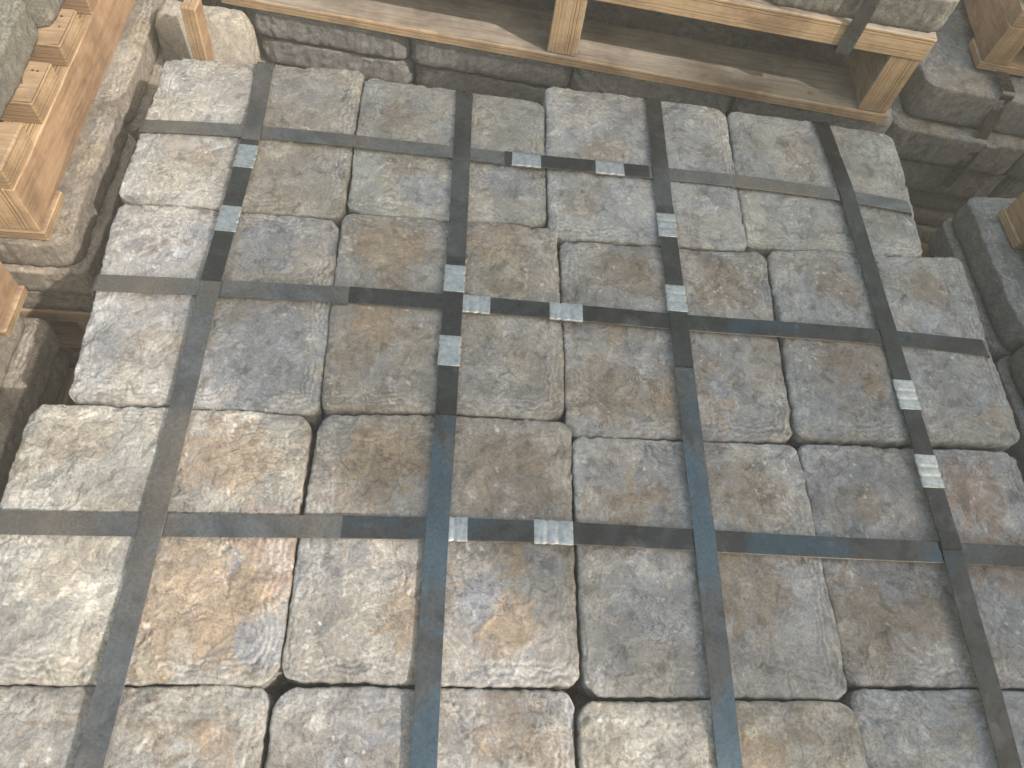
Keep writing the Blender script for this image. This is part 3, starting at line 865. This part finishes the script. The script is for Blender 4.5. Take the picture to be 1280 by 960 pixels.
HX = {'H1': [(.004, -.203), (.171, -.194), (.376, -.198), (.556, -.205), (.709, -.211), (.88, -.214), (1.088, -.218), (1.25, -.227), (1.365, -.237), (1.474, -.253)],
      'H2': [(.018, -.560), (.198, -.557), (.4, -.554), (.57, -.556), (.758, -.561), (.971, -.568), (1.178, -.570), (1.34, -.573), (1.520, -.582)],
      'H3': [(-.010, -.956), (.17, -.953), (.357, -.949), (.563, -.945), (.743, -.945), (.941, -.950), (1.098, -.954), (1.321, -.957), (1.495, -.960)]}
VX = {'V1': [(.187, -.002), (.196, -.198), (.188, -.535), (.191, -.935), (.188, -1.239), (.186, -1.535)],
      'V2': [(.583, -.030), (.581, -.422), (.576, -.655), (.574, -.822), (.570, -.939), (.567, -1.233), (.566, -1.535)],
      'V3': [(.976, .000), (.967, -.288), (.964, -.514), (.960, -.66), (.958, -.804), (.955, -.938), (.95, -1.129), (.946, -1.239), (.942, -1.54)],
      'V4': [(1.340, -.026), (1.348, -.227), (1.343, -.536), (1.340, -.698), (1.337, -.868), (1.334, -.956), (1.328, -1.155), (1.322, -1.239), (1.316, -1.535)]}
SEALS = {'V1': [(.194, -.263), (.188, -.411)], 'V2': [(.578, -.507), (.576, -.651)], 'V3': [(.966, -.35), (.963, -.517)], 'V4': [(1.340, -.689), (1.336, -.826)],
         'H1': [(.708, -.212), (.869, -.215)], 'H2': [(.611, -.559), (.768, -.563)], 'H3': [(.582, -.945), (.734, -.945)]}
TAIL = {'V1': (-.215, -.546), 'V2': (-.46, -.772), 'V3': (-.30, -.66), 'V4': (-.64, -.954), 'H1': (.66, .95), 'H2': (.406, 1.519), 'H3': (.437, 1.49)}
SLAB = {'V1': 'steel strap running away over the sunlit left column of stones', 'V2': 'steel strap running away over the rust brown stone, two pale blue seals',
        'V3': 'steel strap running away with a blue sheen, over the third column', 'V4': 'dark steel strap running away over the right column of stones',
        'H1': 'brownish steel strap lying across the far row of stones', 'H2': 'black steel strap lying across the second row from the back',
        'H3': 'long steel strap lying across the nearest full row, two bright seals'}
def resample(pts, axis, step=0.006):
    P = np.array(pts, float)
    if P[0, axis] > P[-1, axis]: P = P[::-1]
    a = np.arange(P[0, axis], P[-1, axis], step)
    b = np.interp(a, P[:, axis], P[:, 1 - axis])
    k = np.ones(25) / 25
    bp = np.pad(b, 12, mode='reflect', reflect_type='odd')
    b = np.convolve(bp, k, 'valid')
    return a, b

CROSS_Y = {'H1': -.205, 'H2': -.56, 'H3': -.95}
for key in list(HX) + list(VX):
    hor = key[0] == 'H'
    pts = HX[key] if hor else VX[key]
    ax = 0 if hor else 1
    a, b = resample(pts, ax)
    sd = ord(key[1]) + (0 if hor else 10)
    z0 = 0.0036 if hor else 0.0052
    z = z0 + 0.0006 * fbm(a * 1.0, a * 0 + sd, 6, 2, sd)
    if not hor:
        for hk, yc in CROSS_Y.items():
            z = z + 0.0016 * np.exp(-((a - yc) / .05) ** 2)
    C = np.zeros((len(a), 3)); C[:, ax] = a; C[:, 1 - ax] = b; C[:, 2] = z
    side = np.zeros_like(C); side[:, 1 - ax] = 1.0 if not hor else -1.0
    side[:, 1 - ax] = -1.0 if hor else 1.0
    if not hor: side = -side
    roll = 0.02 * fbm(a, a * 0 + sd + 4, 5, 2, sd + 1)
    side[:, 2] = roll
    side /= np.linalg.norm(side, axis=1)[:, None]
    if hor: side = -side
    else: side = -side
    # over the edge of the pack and down its side
    def turn(end):
        sgn = 1 if end else -1
        p = C[-1] if end else C[0]
        out = []
        rr = 0.010
        for q in range(1, 7):
            t = q / 6 * math.pi / 2
            d = p.copy(); d[ax] += sgn * rr * math.sin(t); d[2] -= rr * (1 - math.cos(t)); out.append(d)
        for q in range(1, 8):
            d = out[5].copy(); d[2] -= q * .05; out.append(d)
        return np.array(out)
    h0, h1 = turn(0)[::-1], turn(1)
    full = np.concatenate([h0, C, h1])
    fs = np.concatenate([np.repeat(side[:1], len(h0), 0), side, np.repeat(side[-1:], len(h1), 0)])
    if np.cross(fs[len(fs) // 2], full[len(full) // 2 + 1] - full[len(full) // 2])[2] < 0: fs = -fs
    org = np.array([C[:, 0].mean(), C[:, 1].mean(), 0.0])
    root = tag(empty('steel_strap', tuple(org)), SLAB[key], 'strap', 'steel straps over the pack')
    link('band', ribbon('band', full - org, None, SW, ST, fs), (M_STRAP_SKY_SHEEN if key in ('V2', 'V3') else M_STRAP_DARK if key == 'V4' else M_STRAP), root)
    t0, t1 = min(TAIL[key]), max(TAIL[key])
    m = (a >= t0) & (a <= t1)
    Ct = C[m].copy(); st = (-side if np.cross(side[0], C[1] - C[0])[2] < 0 else side)[m]
    lift = 0.0012 + 0.0008 * np.exp(-((a[m] - (t0 if not hor else t0)) / .03) ** 2)
    Ct[:, 2] += lift
    link('overlapping_end', ribbon('overlapping_end', Ct - org, None, SW * .985, ST, st), M_STRAP_MIX if key == 'H3' else M_STRAP_DARK, root)
    for (sx, sy) in SEALS[key]:
        q = sx if hor else sy
        i = int(np.argmin(np.abs(a - q)))
        i0, i1 = max(i - 4, 0), min(i + 4, len(a) - 1)
        dv = C[i1] - C[i0]
        p = C[i].copy(); p[2] -= .0006
        rz = math.atan2(dv[1], dv[0]) + (0 if (sx * 7) % 2 < 1 else math.pi)
        link('seal', SEAL, None, root, tuple(p - org), rz)

# short strap on the dim pack at upper right
def small_strap(label, P, width_dir):
    P = np.array(P, float); org = P[0].copy(); org[2] = P[:, 2].min()
    side = np.repeat(np.array([width_dir], float), len(P), 0)
    root = tag(empty('steel_strap', tuple(org)), label, 'strap', 'steel straps on the packs around')
    tn = P[len(P) // 2] - P[len(P) // 2 - 1]
    link('band', ribbon('band', P - org, None, SW, ST, side), M_STRAP, root)
pp = []
for v in np.arange(1.1, .012, -.03):
    x, y = rl(.205, v); pp.append((x, y, ZR + .004))
for q in range(1, 6):
    x, y = rl(.205, .012 - .012 * math.sin(q / 5 * math.pi / 2)); pp.append((x, y, ZR + .004 - .012 * (1 - math.cos(q / 5 * math.pi / 2))))
for q in range(1, 10):
    pp.append((pp[-1][0], pp[-1][1] - (.009 if 2 <= q <= 5 else 0), pp[-1][2] - .03))
small_strap('dim steel strap over the front edge of the pack at upper right', pp, (-F1[0], -F1[1], 0))
pp = [tuple(bl(1.33, v)) + (zb2 + T + .004,) for v in np.arange(.38, .02, -.03)]
for q in range(1, 6):
    x, y = bl(1.33, .008 - .012 * math.sin(q / 5 * math.pi / 2)); pp.append((x, y, zb2 + T + .004 - .012 * (1 - math.cos(q / 5 * math.pi / 2))))
for q in range(1, 7):
    x, y = bl(1.33, -.006); pp.append((x, y, zb2 + T - .008 - q * .0218))
for q in range(1, 4):
    x, y = bl(1.33, -.006 + q * .03); pp.append((x, y, zb2 - .0545 - .0012 * 3))
small_strap('steel strap over the sunlit board end of the pallet behind', pp, (-E1[0], -E1[1], 0))

# ------------------------------------------------------------------ dusty air
hm = mesh_np('haze', [(-6, -6, -1.9), (6.5, -6, -1.9), (6.5, 6, -1.9), (-6, 6, -1.9), (-6, -6, 3.4), (6.5, -6, 3.4), (6.5, 6, 3.4), (-6, 6, 3.4)],
             [[0, 3, 2, 1], [4, 5, 6, 7], [0, 1, 5, 4], [1, 2, 6, 5], [2, 3, 7, 6], [3, 0, 4, 7]], False)
M_HAZE = bpy.data.materials.new('dusty_air')
M_HAZE.use_nodes = True
hn = M_HAZE.node_tree.nodes; hn.clear()
ho = hn.new('ShaderNodeOutputMaterial'); hv = hn.new('ShaderNodeVolumePrincipled')
hv.inputs['Color'].default_value = (0.95, 0.92, 0.86, 1)
hv.inputs['Density'].default_value = 0.046
M_HAZE.node_tree.links.new(hv.outputs[0], ho.inputs['Volume'])
tag(link('haze', hm, M_HAZE), kind='stuff')
